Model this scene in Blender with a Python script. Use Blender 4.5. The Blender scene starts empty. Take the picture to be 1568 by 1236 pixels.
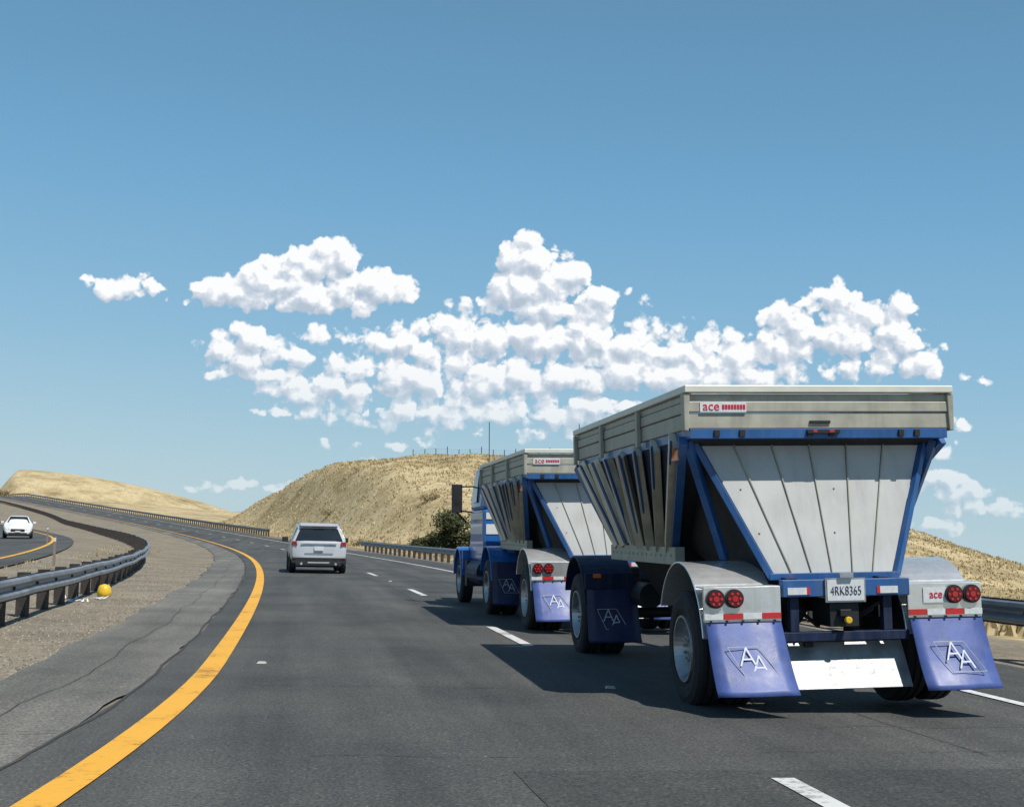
import bpy, math, random
import numpy as np
from mathutils import Matrix, Vector, Euler
random.seed(4); rng=np.random.default_rng(7)
scene=bpy.context.scene
BANK=Matrix.Rotation(math.radians(-2.4),4,'Y')
F=2000.0; CX,CY=784,618
# ------------------------------------------------------------------ materials
def newmat(name,col=(.5,.5,.5),rough=.6,metal=0.0,spec=.5,coat=0.0,noise=0.0,nscale=5.0,bump=0.0,bscale=30.0,dirt=0.0):
    m=bpy.data.materials.new(name); m.use_nodes=True; nt=m.node_tree; b=nt.nodes['Principled BSDF']
    b.inputs['Base Color'].default_value=(*col,1); b.inputs['Roughness'].default_value=rough
    b.inputs['Metallic'].default_value=metal; b.inputs['Specular IOR Level'].default_value=spec
    b.inputs['Coat Weight'].default_value=coat
    tc=nt.nodes.new('ShaderNodeTexCoord')
    if noise>0:
        n=nt.nodes.new('ShaderNodeTexNoise'); n.inputs['Scale'].default_value=nscale; n.inputs['Detail'].default_value=6
        nt.links.new(tc.outputs['Object'],n.inputs['Vector'])
        r=nt.nodes.new('ShaderNodeMapRange'); r.inputs['From Min'].default_value=.3; r.inputs['From Max'].default_value=.7
        r.inputs['To Min'].default_value=1-noise; r.inputs['To Max'].default_value=1+noise*.6
        nt.links.new(n.outputs['Fac'],r.inputs['Value'])
        mx=nt.nodes.new('ShaderNodeVectorMath'); mx.operation='SCALE'; mx.inputs[0].default_value=col
        nt.links.new(r.outputs['Result'],mx.inputs['Scale']); last=mx.outputs[0]
        if dirt>0:
            mp=nt.nodes.new('ShaderNodeMapping'); mp.inputs['Scale'].default_value=(9,9,.8); nt.links.new(tc.outputs['Object'],mp.inputs['Vector'])
            n2=nt.nodes.new('ShaderNodeTexNoise'); n2.inputs['Scale'].default_value=1.6; n2.inputs['Detail'].default_value=8; n2.inputs['Roughness'].default_value=.65; nt.links.new(mp.outputs[0],n2.inputs['Vector'])
            r2=nt.nodes.new('ShaderNodeMapRange'); r2.inputs['From Min'].default_value=.48; r2.inputs['From Max'].default_value=.75; r2.inputs['To Max'].default_value=dirt; nt.links.new(n2.outputs['Fac'],r2.inputs['Value'])
            mm=nt.nodes.new('ShaderNodeMix'); mm.data_type='RGBA'; nt.links.new(r2.outputs['Result'],mm.inputs['Factor']); nt.links.new(last,mm.inputs['A']); mm.inputs['B'].default_value=(.20,.18,.15,1); last=mm.outputs['Result']
        nt.links.new(last,b.inputs['Base Color'])
        rr=nt.nodes.new('ShaderNodeMapRange'); rr.inputs['From Min'].default_value=.3; rr.inputs['From Max'].default_value=.7
        rr.inputs['To Min'].default_value=max(0.03,rough-.12*noise*3); rr.inputs['To Max'].default_value=min(1,rough+.12*noise*3)
        nt.links.new(n.outputs['Fac'],rr.inputs['Value']); nt.links.new(rr.outputs['Result'],b.inputs['Roughness'])
    if bump>0:
        n=nt.nodes.new('ShaderNodeTexNoise'); n.inputs['Scale'].default_value=bscale; n.inputs['Detail'].default_value=5
        nt.links.new(tc.outputs['Object'],n.inputs['Vector'])
        bp=nt.nodes.new('ShaderNodeBump'); bp.inputs['Strength'].default_value=bump; bp.inputs['Distance'].default_value=.02
        nt.links.new(n.outputs['Fac'],bp.inputs['Height']); nt.links.new(bp.outputs[0],b.inputs['Normal'])
    return m
def N(nt,t,**kw):
    n=nt.nodes.new(t)
    for k,v in kw.items(): setattr(n,k,v)
    return n
def ramp(nt,stops,interp='LINEAR'):
    r=nt.nodes.new('ShaderNodeValToRGB'); cr=r.color_ramp; cr.interpolation=interp
    while len(cr.elements)<len(stops): cr.elements.new(.5)
    for e,(p,c) in zip(cr.elements,stops):
        e.position=p; e.color=(*c,1) if len(c)==3 else c
    return r
M={}
M['blue']=newmat('truck_blue_paint',(.020,.095,.28),.42,0,.4,.2,noise=.25,nscale=3,dirt=.25)
M['cabblue']=newmat('cab_blue_paint',(.022,.13,.42),.3,0,.5,.4,noise=.12,nscale=3)
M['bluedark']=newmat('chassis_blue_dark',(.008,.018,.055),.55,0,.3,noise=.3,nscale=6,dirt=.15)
M['flap']=newmat('mudflap_blue',(.065,.105,.31),.45,0,.4,noise=.22,nscale=5,bump=.2,bscale=6,dirt=.22)
M['flapdark']=newmat('mudflap_navy',(.014,.02,.085),.5,0,.5,noise=.25,nscale=5,dirt=.1)
M['alu']=newmat('aluminium_panel',(.51,.515,.50),.42,.0,.35,noise=.10,nscale=2.2,bump=.12,bscale=3,dirt=.22)
M['alurim']=newmat('aluminium_weathered',(.40,.39,.325),.55,.1,.35,noise=.22,nscale=4,bump=.1,bscale=9,dirt=.35)
M['alulip']=newmat('aluminium_lip',(.66,.65,.57),.45,.1,.4,noise=.12,nscale=5)
M['ribalu']=newmat('aluminium_rib',(.62,.55,.42),.42,.3,.5,noise=.2,nscale=5,dirt=.2)
M['chrome']=newmat('polished_steel',(.78,.78,.77),.22,.7,.5,noise=.10,nscale=3,bump=.3,bscale=3,dirt=.2)
M['shield']=newmat('stainless_sheet',(.34,.35,.355),.42,.30,.4,noise=.45,nscale=4,bump=.8,bscale=4,dirt=.5)
M['tire']=newmat('tyre_rubber',(.022,.022,.023),.85,noise=.35,nscale=9,bump=.3,bscale=40)
M['rim']=newmat('wheel_aluminium',(.5,.5,.51),.38,.8,noise=.25,nscale=8)
M['black']=newmat('black_steel',(.012,.013,.015),.6,noise=.3,nscale=6)
M['red']=newmat('red_lens',(.40,.012,.015),.2,0,.6,.4,noise=.15,nscale=40)
M['reddark']=newmat('dark_red_lens',(.10,.008,.01),.25)
M['redstrip']=newmat('reflective_red',(.50,.03,.03),.4)
M['white']=newmat('white_paint_glossy',(.74,.74,.73),.35,0,.5,.3,noise=.06,nscale=3)
M['suvwhite']=newmat('car_paint_silver_white',(.54,.56,.59),.28,.15,.5,.6,noise=.05,nscale=2)
M['glass']=newmat('dark_window_glass',(.015,.02,.024),.06,0,.8,noise=.1,nscale=2)
M['orange']=newmat('amber_lens',(.75,.18,.02),.3)
M['plastic']=newmat('black_plastic',(.02,.02,.022),.55,noise=.2,nscale=12)
M['galv']=newmat('galvanised_steel',(.28,.31,.35),.42,.5,.5,noise=.35,nscale=2,bump=.1,bscale=8)
M['wood']=newmat('guardrail_post_wood',(.05,.042,.038),.85,noise=.4,nscale=6,bump=.4,bscale=25)
M['headlamp']=newmat('headlamp_glass',(.75,.78,.8),.1,.3)
M['plate']=newmat('licence_plate_white',(.64,.66,.66),.4,noise=.12,nscale=30)
M['ink']=newmat('plate_ink_navy',(.02,.03,.10),.5)
M['inkred']=newmat('logo_red',(.5,.02,.06),.4)
M['logowhite']=newmat('logo_white',(.55,.59,.66),.5,noise=.2,nscale=8)
M['ylw']=newmat('yellow_plastic',(.75,.48,.03),.4,noise=.15,nscale=20)
# ------------------------------------------------------------------ mesh builder
class MB:
    def __init__(s): s.v=[];s.f=[];s.m=[]
    def add(s,vs,fs,m=0):
        o=len(s.v); s.v+= [tuple(p) for p in vs]; s.f+=[tuple(i+o for i in f) for f in fs]
        s.m+= ([m]*len(fs) if isinstance(m,int) else list(m))
    def box(s,x0,x1,y0,y1,z0,z1,m=0):
        s.hexa([(x0,y0,z0),(x1,y0,z0),(x1,y1,z0),(x0,y1,z0),(x0,y0,z1),(x1,y0,z1),(x1,y1,z1),(x0,y1,z1)],m)
    def hexa(s,p,m=0):
        s.add(p,[(0,3,2,1),(4,5,6,7),(0,1,5,4),(1,2,6,5),(2,3,7,6),(3,0,4,7)],m)
    def cyl(s,a,b,r,seg=16,m=0,r2=None,caps=True):
        a=Vector(a);b=Vector(b);d=(b-a).normalized(); r2=r if r2 is None else r2
        u=d.orthogonal().normalized(); w=d.cross(u)
        vs=[]
        for k in range(seg):
            t=2*math.pi*k/seg; o=u*math.cos(t)+w*math.sin(t); vs.append(a+o*r)
        for k in range(seg):
            t=2*math.pi*k/seg; o=u*math.cos(t)+w*math.sin(t); vs.append(b+o*r2)
        fs=[(k,(k+1)%seg,seg+(k+1)%seg,seg+k) for k in range(seg)]
        if caps: fs+= [tuple(range(seg))[::-1],tuple(range(seg,2*seg))]
        s.add(vs,fs,m)
    def bar(s,a,b,w,h,m=0):
        a=Vector(a);b=Vector(b);d=(b-a).normalized(); up=Vector((0,0,1))
        if abs(d.z)>.95: up=Vector((0,1,0))
        r=d.cross(up).normalized()*w/2; u=r.cross(d).normalized()*h/2
        s.hexa([a-r-u,a+r-u,b+r-u,b-r-u,a-r+u,a+r+u,b+r+u,b-r+u],m)
    def panel(s,q,u0,u1,v0,v1,off,m=0):
        q=[Vector(p) for p in q]
        n=(q[1]-q[0]).cross(q[3]-q[0]).normalized()
        def B(u,v): return (q[0]*(1-u)*(1-v)+q[1]*u*(1-v)+q[2]*u*v+q[3]*(1-u)*v)
        a=[B(u0,v0),B(u1,v0),B(u1,v1),B(u0,v1)]
        s.hexa([p-n*.004 for p in a]+[p+n*off for p in a],m)
    def lathe(s,xo,side,cy,cz,prof,mats,seg=40):
        vs=[]
        for d,r in prof:
            for k in range(seg):
                t=2*math.pi*k/seg; vs.append((xo+side*d,cy+r*math.cos(t),cz+r*math.sin(t)))
        fs=[];ms=[]
        for i in range(len(prof)-1):
            for k in range(seg):
                fs.append((i*seg+k,i*seg+(k+1)%seg,(i+1)*seg+(k+1)%seg,(i+1)*seg+k)); ms.append(mats[i])
        s.add(vs,fs,ms)
    def obj(s,name,mats,parent=None,bevel=0,smooth=False,seg=2):
        me=bpy.data.meshes.new(name); me.from_pydata(s.v,[],s.f); me.update()
        for mt in mats: me.materials.append(mt)
        me.polygons.foreach_set('material_index',s.m)
        if smooth: me.polygons.foreach_set('use_smooth',[True]*len(s.f))
        o=bpy.data.objects.new(name,me); scene.collection.objects.link(o)
        import bmesh
        bm=bmesh.new(); bm.from_mesh(me); bmesh.ops.recalc_face_normals(bm,faces=bm.faces); bm.to_mesh(me); bm.free()
        if bevel:
            b=o.modifiers.new('bevel','BEVEL'); b.width=bevel; b.segments=seg; b.limit_method='ANGLE'; b.angle_limit=math.radians(28)
        if parent: o.parent=parent
        else: o.matrix_world=BANK.copy()
        return o
def empty(name,x,y,z,yaw,lean=0):
    e=bpy.data.objects.new(name,None); scene.collection.objects.link(e)
    e.matrix_world=BANK@Matrix.Translation((x,y,z))@Matrix.Rotation(yaw,4,'Z')@Matrix.Rotation(lean,4,'Y')
    return e
def text(name,body,size,loc,rx,mat,parent,sx=1.0,off=0.0):
    c=bpy.data.curves.new(name,'FONT'); c.body=body; c.size=size; c.extrude=.002; c.align_x='CENTER'; c.align_y='CENTER'; c.offset=off
    c.materials.append(mat); o=bpy.data.objects.new(name,c); scene.collection.objects.link(o)
    o.parent=parent; o.location=loc; o.rotation_euler=(math.radians(rx),0,0); o.scale=(sx,1,1)
    return o
# ------------------------------------------------------------------ road geometry
def xc(Y):
    Y=np.asarray(Y,float); Yc=np.clip(Y,-100,450)
    return 2.85-.134*Yc-.00065*Yc**2+np.where(Y>450,(Y-450)*(-.3),0)
def xl(Y):
    t=np.clip(15-np.asarray(Y,float),0,10); return xc(Y)-.0062*t*t
def sm(t): t=np.clip(t,0,1); return t*t*(3-2*t)
def elev(Y):
    Y=np.asarray(Y,float); a=np.clip(Y-75,0,325)
    return 1e-4*a*a
def oppo(Y): return -13.0-17.5*sm((np.asarray(Y,float)-30)/200)
def wob(X,Y):
    return (np.sin(X*.11+Y*.05+1.3)+np.sin(Y*.13-X*.07)+.6*np.sin(X*.31+Y*.21+2)+.5*np.sin(Y*.43-X*.35+.6)+.3*np.sin(X*.9+1.1*Y))/3.4
def bumpf(X,Y,cx,cy,rl,rr,rf,rb,A,e1=2.5,e2=1.3):
    dx=X-cx; dy=Y-cy
    r=np.sqrt((dx/np.where(dx<0,rl,rr))**2+(dy/np.where(dy<0,rf,rb))**2)
    return A*np.clip(1-np.clip(r,0,1)**e1,0,1)**e2
def T(X,Y):
    X=np.asarray(X,float);Y=np.asarray(Y,float)
    off=X-xc(Y); e=elev(Y); oL=oppo(Y)
    lift=.65*sm((Y-10)/90)
    h=e+lift*sm((-6.4-off)/(-6.4-(oL+1.0)))
    dl=np.clip(oL-11-off,0,None)
    h=h+.07*np.minimum(dl,60)
    d=np.clip(off-8.0,0,None)
    h=h-.055*np.minimum(d,150)
    far=sm((np.maximum(d,dl)-60)/300)
    far=np.maximum(far,sm((Y-650)/900))
    h=h*(1-far)+far*(-.042*X-9)
    mask=sm((off-9)/10)
    hill=bumpf(X,Y,6,208,66,82,112,160,14.6,2.1,1.35)
    hill2=bumpf(X,Y,-186,490,48,95,68,120,12.5)
    h=h+mask*(hill+hill2)
    h=h+wob(X,Y)*(sm((off-9)/12)*(.22+.045*hill)+sm(dl/8)*.5)
    gl=np.abs(np.sin(X*.33+.7*np.sin(Y*.05)+.5*np.sin(X*.11)))
    h=h-mask*np.clip(hill,0,6)*.055*(1-gl)**2
    h=h+.05*wob(X*6,Y*6)*sm((-6.5-off)/2)*sm((off-oL-1.5)/2)
    return h
rows=np.concatenate([np.arange(-60,100,2.5),np.arange(100,260,1.5),np.arange(260,640,5),np.geomspace(640,9000,40)])
cols=np.concatenate([-np.geomspace(6000,64,26),np.arange(-60,-32,2.5),np.arange(-32,12,1.0),np.arange(12,120,1.3),np.geomspace(121,9000,34)])
YY,OO=np.meshgrid(rows,cols,indexing='ij'); XX=xc(YY)+OO; ZZ=T(XX,YY)-.03
nr,nc=YY.shape
V=np.stack([XX,YY,ZZ],-1).reshape(-1,3)
idx=np.arange(nr*nc).reshape(nr,nc)
Fq=np.stack([idx[:-1,:-1],idx[:-1,1:],idx[1:,1:],idx[1:,:-1]],-1).reshape(-1,4)
me=bpy.data.meshes.new('ground'); me.from_pydata(V.tolist(),[],Fq.tolist()); me.update()
at=me.attributes.new('gravel','FLOAT','POINT')
oL=oppo(YY)
g=np.where((OO<8.2)&(OO>oL-13),1.0,0.0)
at.data.foreach_set('value',g.reshape(-1).astype(np.float32))
me.polygons.foreach_set('use_smooth',[True]*len(me.polygons))
ground=bpy.data.objects.new('ground',me); scene.collection.objects.link(ground); ground.matrix_world=BANK.copy()
m=bpy.data.materials.new('dry_grass_and_gravel'); m.use_nodes=True; nt=m.node_tree; b=nt.nodes['Principled BSDF']; b.inputs['Roughness'].default_value=.95; b.inputs['Specular IOR Level'].default_value=.1
tc=N(nt,'ShaderNodeTexCoord')
def noise(nt,src,scale,detail=6,rough=.55,vecscale=None):
    n=N(nt,'ShaderNodeTexNoise'); n.inputs['Scale'].default_value=scale; n.inputs['Detail'].default_value=detail; n.inputs['Roughness'].default_value=rough
    if vecscale:
        mp=N(nt,'ShaderNodeMapping'); mp.inputs['Scale'].default_value=vecscale; nt.links.new(src,mp.inputs['Vector']); src=mp.outputs[0]
    nt.links.new(src,n.inputs['Vector']); return n
O=tc.outputs['Object']
n1=noise(nt,O,.09,9,.72); n2=noise(nt,O,1.3,8,.7); 
r1=ramp(nt,[(.30,(.18,.14,.08)),(.41,(.33,.26,.145)),(.50,(.45,.36,.205)),(.60,(.55,.45,.27)),(.74,(.33,.26,.145))]); nt.links.new(n1.outputs['Fac'],r1.inputs['Fac'])
r2=ramp(nt,[(.25,(.45,.44,.42)),(.5,(.95,.95,.95)),(.75,(1.2,1.18,1.13))]); nt.links.new(n2.outputs['Fac'],r2.inputs['Fac'])
mul=N(nt,'ShaderNodeMix',data_type='RGBA',blend_type='MULTIPLY'); mul.inputs['Factor'].default_value=1
nt.links.new(r1.outputs[0],mul.inputs['A']); nt.links.new(r2.outputs[0],mul.inputs['B'])
v1=N(nt,'ShaderNodeTexVoronoi'); v1.inputs['Scale'].default_value=38; nt.links.new(O,v1.inputs['Vector'])
g1=noise(nt,O,.45,8,.7); g2=noise(nt,O,9,6,.7)
rg=ramp(nt,[(.2,(.13,.115,.095)),(.5,(.25,.225,.185)),(.8,(.34,.31,.26))]); nt.links.new(g2.outputs['Fac'],rg.inputs['Fac'])
rg2=ramp(nt,[(.3,(.62,.60,.57)),(.7,(1.2,1.15,1.05))]); nt.links.new(g1.outputs['Fac'],rg2.inputs['Fac'])
mg=N(nt,'ShaderNodeMix',data_type='RGBA',blend_type='MULTIPLY'); mg.inputs['Factor'].default_value=1
nt.links.new(rg.outputs[0],mg.inputs['A']); nt.links.new(rg2.outputs[0],mg.inputs['B'])
rv=ramp(nt,[(0,(.6,.6,.6)),(1,(1.3,1.3,1.3))]); nt.links.new(v1.outputs['Color'],rv.inputs['Fac'])
mg2=N(nt,'ShaderNodeMix',data_type='RGBA',blend_type='MULTIPLY'); mg2.inputs['Factor'].default_value=.7
nt.links.new(mg.outputs['Result'],mg2.inputs['A']); nt.links.new(rv.outputs[0],mg2.inputs['B'])
aa=N(nt,'ShaderNodeAttribute',attribute_name='gravel')
mx=N(nt,'ShaderNodeMix',data_type='RGBA'); nt.links.new(aa.outputs['Fac'],mx.inputs['Factor']); nt.links.new(mul.outputs['Result'],mx.inputs['A']); nt.links.new(mg2.outputs['Result'],mx.inputs['B'])
nt.links.new(mx.outputs['Result'],b.inputs['Base Color'])
bp=N(nt,'ShaderNodeBump'); bp.inputs['Strength'].default_value=.7; bp.inputs['Distance'].default_value=.10
nt.links.new(n2.outputs['Fac'],bp.inputs['Height']); nt.links.new(bp.outputs[0],b.inputs['Normal'])
me.materials.append(m)
def asphalt(name,c0,c1):
    m=bpy.data.materials.new(name); m.use_nodes=True; nt=m.node_tree; b=nt.nodes['Principled BSDF']; b.inputs['Roughness'].default_value=.8; b.inputs['Specular IOR Level'].default_value=.35
    tc=N(nt,'ShaderNodeTexCoord'); O=tc.outputs['Object']
    sk=N(nt,'ShaderNodeMapping'); sk.inputs['Rotation'].default_value=(0,0,math.radians(-9)); nt.links.new(O,sk.inputs['Vector']); S=sk.outputs[0]
    a=noise(nt,S,.6,6,.6,(1.9,.09,1)); f=noise(nt,O,42,3,.75); c=noise(nt,O,.35,6,.6); sp=N(nt,'ShaderNodeTexVoronoi'); sp.inputs['Scale'].default_value=55; nt.links.new(O,sp.inputs['Vector'])
    ra=ramp(nt,[(.34,c0),(.66,c1)]); nt.links.new(a.outputs['Fac'],ra.inputs['Fac'])
    rf=ramp(nt,[(.28,(.42,.42,.42)),(.5,(1,1,1)),(.72,(1.8,1.78,1.72))]); nt.links.new(f.outputs['Fac'],rf.inputs['Fac'])
    rc=ramp(nt,[(.32,(.72,.72,.74)),(.5,(1,1,1)),(.68,(1.25,1.23,1.19))]); nt.links.new(c.outputs['Fac'],rc.inputs['Fac'])
    rs=ramp(nt,[(0,(.7,.7,.7)),(.8,(1.05,1.05,1.05)),(.93,(1.25,1.25,1.25)),(1,(2.8,2.75,2.6))]); nt.links.new(sp.outputs['Color'],rs.inputs['Fac'])
    prev=ra.outputs[0]
    for q in (rf,rc,rs):
        m1=N(nt,'ShaderNodeMix',data_type='RGBA',blend_type='MULTIPLY'); m1.inputs['Factor'].default_value=1; nt.links.new(prev,m1.inputs['A']); nt.links.new(q.outputs[0],m1.inputs['B']); prev=m1.outputs['Result']
    nt.links.new(prev,b.inputs['Base Color'])
    bp=N(nt,'ShaderNodeBump'); bp.inputs['Strength'].default_value=.6; bp.inputs['Distance'].default_value=.01
    nt.links.new(f.outputs['Fac'],bp.inputs['Height']); nt.links.new(bp.outputs[0],b.inputs['Normal'])
    return m
A_main=asphalt('asphalt_main',(.052,.053,.051),(.090,.090,.085))
A_patch=asphalt('asphalt_shade_repair',(.044,.045,.043),(.068,.068,.065))
A_old=asphalt('asphalt_old_shoulder',(.11,.106,.095),(.18,.172,.152))
def paint(name,col,wear=.5):
    m=bpy.data.materials.new(name); m.use_nodes=True; nt=m.node_tree; b=nt.nodes['Principled BSDF']; b.inputs['Roughness'].default_value=.6
    tc=N(nt,'ShaderNodeTexCoord'); n=noise(nt,tc.outputs['Object'],14,8,.75); n2=noise(nt,tc.outputs['Object'],1.2,4,.6)
    ad=N(nt,'ShaderNodeMath',operation='ADD'); nt.links.new(n.outputs['Fac'],ad.inputs[0]); nt.links.new(n2.outputs['Fac'],ad.inputs[1])
    r=ramp(nt,[(.62*wear+.03,tuple(c*.35 for c in col)),(.62*wear+.12,col),(.75,tuple(min(1,c*1.1) for c in col))])
    h=N(nt,'ShaderNodeMath',operation='MULTIPLY'); h.inputs[1].default_value=.5; nt.links.new(ad.outputs[0],h.inputs[0]); nt.links.new(h.outputs[0],r.inputs['Fac']); nt.links.new(r.outputs[0],b.inputs['Base Color'])
    return m
P_y=paint('yellow_road_paint',(.72,.36,.025),.56); P_w=paint('white_road_paint',(.58,.58,.56),.60); P_w2=paint('white_edge_paint',(.66,.66,.64),.58)
crackm=newmat('crack_sealant',(.045,.044,.042),.85,noise=.4,nscale=10)
def ribbon(name,cf,o0,o1,Y0,Y1,dz,mat,step=2.0,wobble=0.0,nx=None):
    ys=np.arange(Y0,Y1+step*.5,step); nx=nx or max(2,int(abs(o1-o0)/1.5)+2)
    x=cf(ys); d=(cf(ys+.5)-cf(ys-.5)); nn=np.sqrt(1+d*d)
    vs=[]
    ph=random.random()*10
    for j,Y in enumerate(ys):
        w=wobble*(math.sin(Y*.9+ph)+.6*math.sin(Y*2.3+ph*2)+.5*math.sin(Y*.31+ph)+.4*random.uniform(-1,1)) if wobble else 0
        for k in range(nx):
            o=o0+(o1-o0)*k/(nx-1)+w
            px=x[j]+o/nn[j]; py=Y-d[j]*o/nn[j]; vs.append((px,py))
    P=np.array(vs); Z=T(P[:,0],P[:,1])+dz
    mb=MB(); fs=[(j*nx+k,j*nx+k+1,(j+1)*nx+k+1,(j+1)*nx+k) for j in range(len(ys)-1) for k in range(nx-1)]
    mb.add([(P[i,0],P[i,1],Z[i]) for i in range(len(P))],fs)
    return mb,mat
def put(name,rs):
    if not isinstance(rs,list): rs=[rs]
    out=MB(); mats=[]
    for mb,mat in rs:
        if mat not in mats: mats.append(mat)
        out.add(mb.v,mb.f,mats.index(mat))
    return out.obj(name,mats,smooth=False)
opp=lambda Y: xc(Y)+oppo(Y)
put('road',[ribbon('r',xl,-4.42,-3.0,-40,440,.0,A_main,1.0,.02),ribbon('r',xc,-3.5,5.6,-40,440,.003,A_main)])
put('shade_and_repair_patch',[ribbon('r',xc,-1.6,3.35,-6,8.4,.007,A_patch,.25,.015),ribbon('r',xc,.3,3.4,33,41,.007,A_patch,.25,.01)])  # near patch paints foreground shading as darker asphalt; far patch is a repair
put('road_shoulder',[ribbon('r',xl,-5.8,-4.40,-40,440,-.006,A_old,.5,.05)])
put('opposite_road',[ribbon('r',opp,-9.6,1.2,-40,400,.02,A_main)])
marks=[ribbon('y',xl,-4.03,-3.80,-40,430,.010,P_y,1.0),ribbon('w',xc,3.55,3.68,-40,430,.012,P_w2,1.0),ribbon('d',xc,-.075,.075,4.7,8.25,.013,P_w,.7)]
Y=17.6
while Y<400:
    marks.append(ribbon('d',xc,-.075,.075,Y,Y+3.5,.012,P_w,.7)); Y+=13.7
marks+=[ribbon('y',opp,-.1,.1,-40,390,.034,P_y,1.0),ribbon('w',opp,-7.5,-7.37,-40,390,.034,P_w2,1.0)]
Y=-30
while Y<380:
    marks.append(ribbon('d',opp,-3.8,-3.68,Y,Y+3.6,.034,P_w,.9)); Y+=13.7
put('road_markings',marks)
cr=[ribbon('c',xl,-4.44,-4.41,-40,300,.006,crackm,.3,.02),ribbon('c',xl,-5.1,-5.092,4,60,.004,crackm,.3,.04),
    ribbon('c',xc,-.42,-.412,20,120,.007,crackm,.3,.02),ribbon('c',xc,1.75,1.759,9,60,.007,crackm,.3,.02)]
put('road_cracks',cr)
mb=MB()
for (Y0,o0,o1) in [(9.0,-2.9,-1.4),(13.0,-3.5,-1.0),(31,-3.7,3.3),(9.9,-5.6,-4.5),(15.5,-5.7,-4.5),(9.2,.2,3.4),(10.4,1.0,3.4),(18,-5.6,-4.5),(26,-5.6,-4.5),(7.4,-5.6,-4.6)]:
    n=int((o1-o0)/.06); w=.007; pts=[]
    dr=0
    for k in range(n+1):
        dr+=random.uniform(-.03,.03)
        o=o0+(o1-o0)*k/n; yy=Y0+dr+o*.12
        pts.append((float(xc(yy))+o,yy))
    vs=[]
    for (x,y) in pts:
        a=w*random.uniform(.1,1.2); vs+=[(x,y-a,.014),(x,y+a,.014)]
    mb.add(vs,[(2*k,2*k+2,2*k+3,2*k+1) for k in range(n)])
mb.obj('pavement_crack',[crackm])
mb=MB()
for Yq,o in ((14.6,-3.45),(12.9,0),(26.6,0),(40.3,0)):
    x=float(xc(Yq))+o; mb.hexa([(x-.05,Yq-.05,.005),(x+.05,Yq-.05,.005),(x+.05,Yq+.05,.005),(x-.05,Yq+.05,.005),(x-.035,Yq-.03,.024),(x+.035,Yq-.03,.024),(x+.035,Yq+.03,.024),(x-.035,Yq+.03,.024)])
mb.obj('pavement_reflector',[newmat('reflector_dirty',(.40,.39,.34),.5)])
def scatter_tris(name,P,size,mats,kind):
    vs=[];fs=[];ms=[]
    for i,(x,y,z) in enumerate(P):
        s=size*random.uniform(.5,1.4); o=len(vs)
        if kind=='rock':
            a=random.uniform(0,6.28)
            for k in range(4):
                t=a+k*1.57; q=s*random.uniform(.7,1.1); vs.append((x+q*math.cos(t),y+q*math.sin(t),z-.01-.03))
            vs.append((x+random.uniform(-.3,.3)*s,y+random.uniform(-.3,.3)*s,z-.03+s*random.uniform(.5,1)))
            fs+=[(o,o+1,o+4),(o+1,o+2,o+4),(o+2,o+3,o+4),(o+3,o,o+4)]; ms+=[random.randrange(len(mats))]*4
        else:
            for k in range(4):
                t=random.uniform(0,6.28); q=s*.3; dx=q*math.cos(t);dy=q*math.sin(t); lx=random.uniform(-.5,.5)*s;ly=random.uniform(-.5,.5)*s; o=len(vs)
                jx=random.uniform(-.9,.9)*s; jy=random.uniform(-.9,.9)*s
                vs+=[(x+jx-dx,y+jy-dy,z-.05),(x+jx+dx,y+jy+dy,z-.05),(x+jx+lx,y+jy+ly,z+s*random.uniform(.5,1.0))]
                fs.append((o,o+1,o+2)); ms.append(random.randrange(len(mats)))
    me=bpy.data.meshes.new(name); me.from_pydata(vs,[],fs); me.update()
    for mt in mats: me.materials.append(mt)
    me.polygons.foreach_set('material_index',ms)
    o=bpy.data.objects.new(name,me); scene.collection.objects.link(o); o.matrix_world=BANK.copy(); return o
n=16000; Yr=6+50*rng.random(n)**1.6; of=-5.9-6*rng.random(n)**1.5; X=xl(Yr)+of; Z=T(X,Yr)
stones=[newmat('stone_'+k,c,.9) for k,c in (('light',(.34,.31,.265)),('mid',(.22,.20,.165)),('dark',(.12,.11,.095)))]
scatter_tris('gravel',list(zip(X,Yr,Z)),.020,stones,'rock')
n=52000; Yr=18+215*rng.random(n); of=9+125*rng.random(n)**1.3; X=xc(Yr)+of; Z=T(X,Yr)
grs=[newmat('straw_'+k,c,.9,spec=.1) for k,c in (('a',(.47,.38,.22)),('b',(.39,.305,.165)),('c',(.29,.225,.12)),('d',(.54,.44,.265)))]
scatter_tris('dry_grass',list(zip(X,Yr,Z)),.22,grs,'grass')
n=260; Yr=14+70*rng.random(n); of=-9-3*rng.random(n); X=xc(Yr)+of; Z=T(X,Yr)
scatter_tris('roadside_weeds',list(zip(X,Yr,Z)),.08,grs,'grass')
leafm=[newmat('shrub_leaf_'+k,c,.8,spec=.2) for k,c in (('a',(.035,.045,.02)),('b',(.06,.07,.028)),('c',(.10,.10,.045)))]
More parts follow.
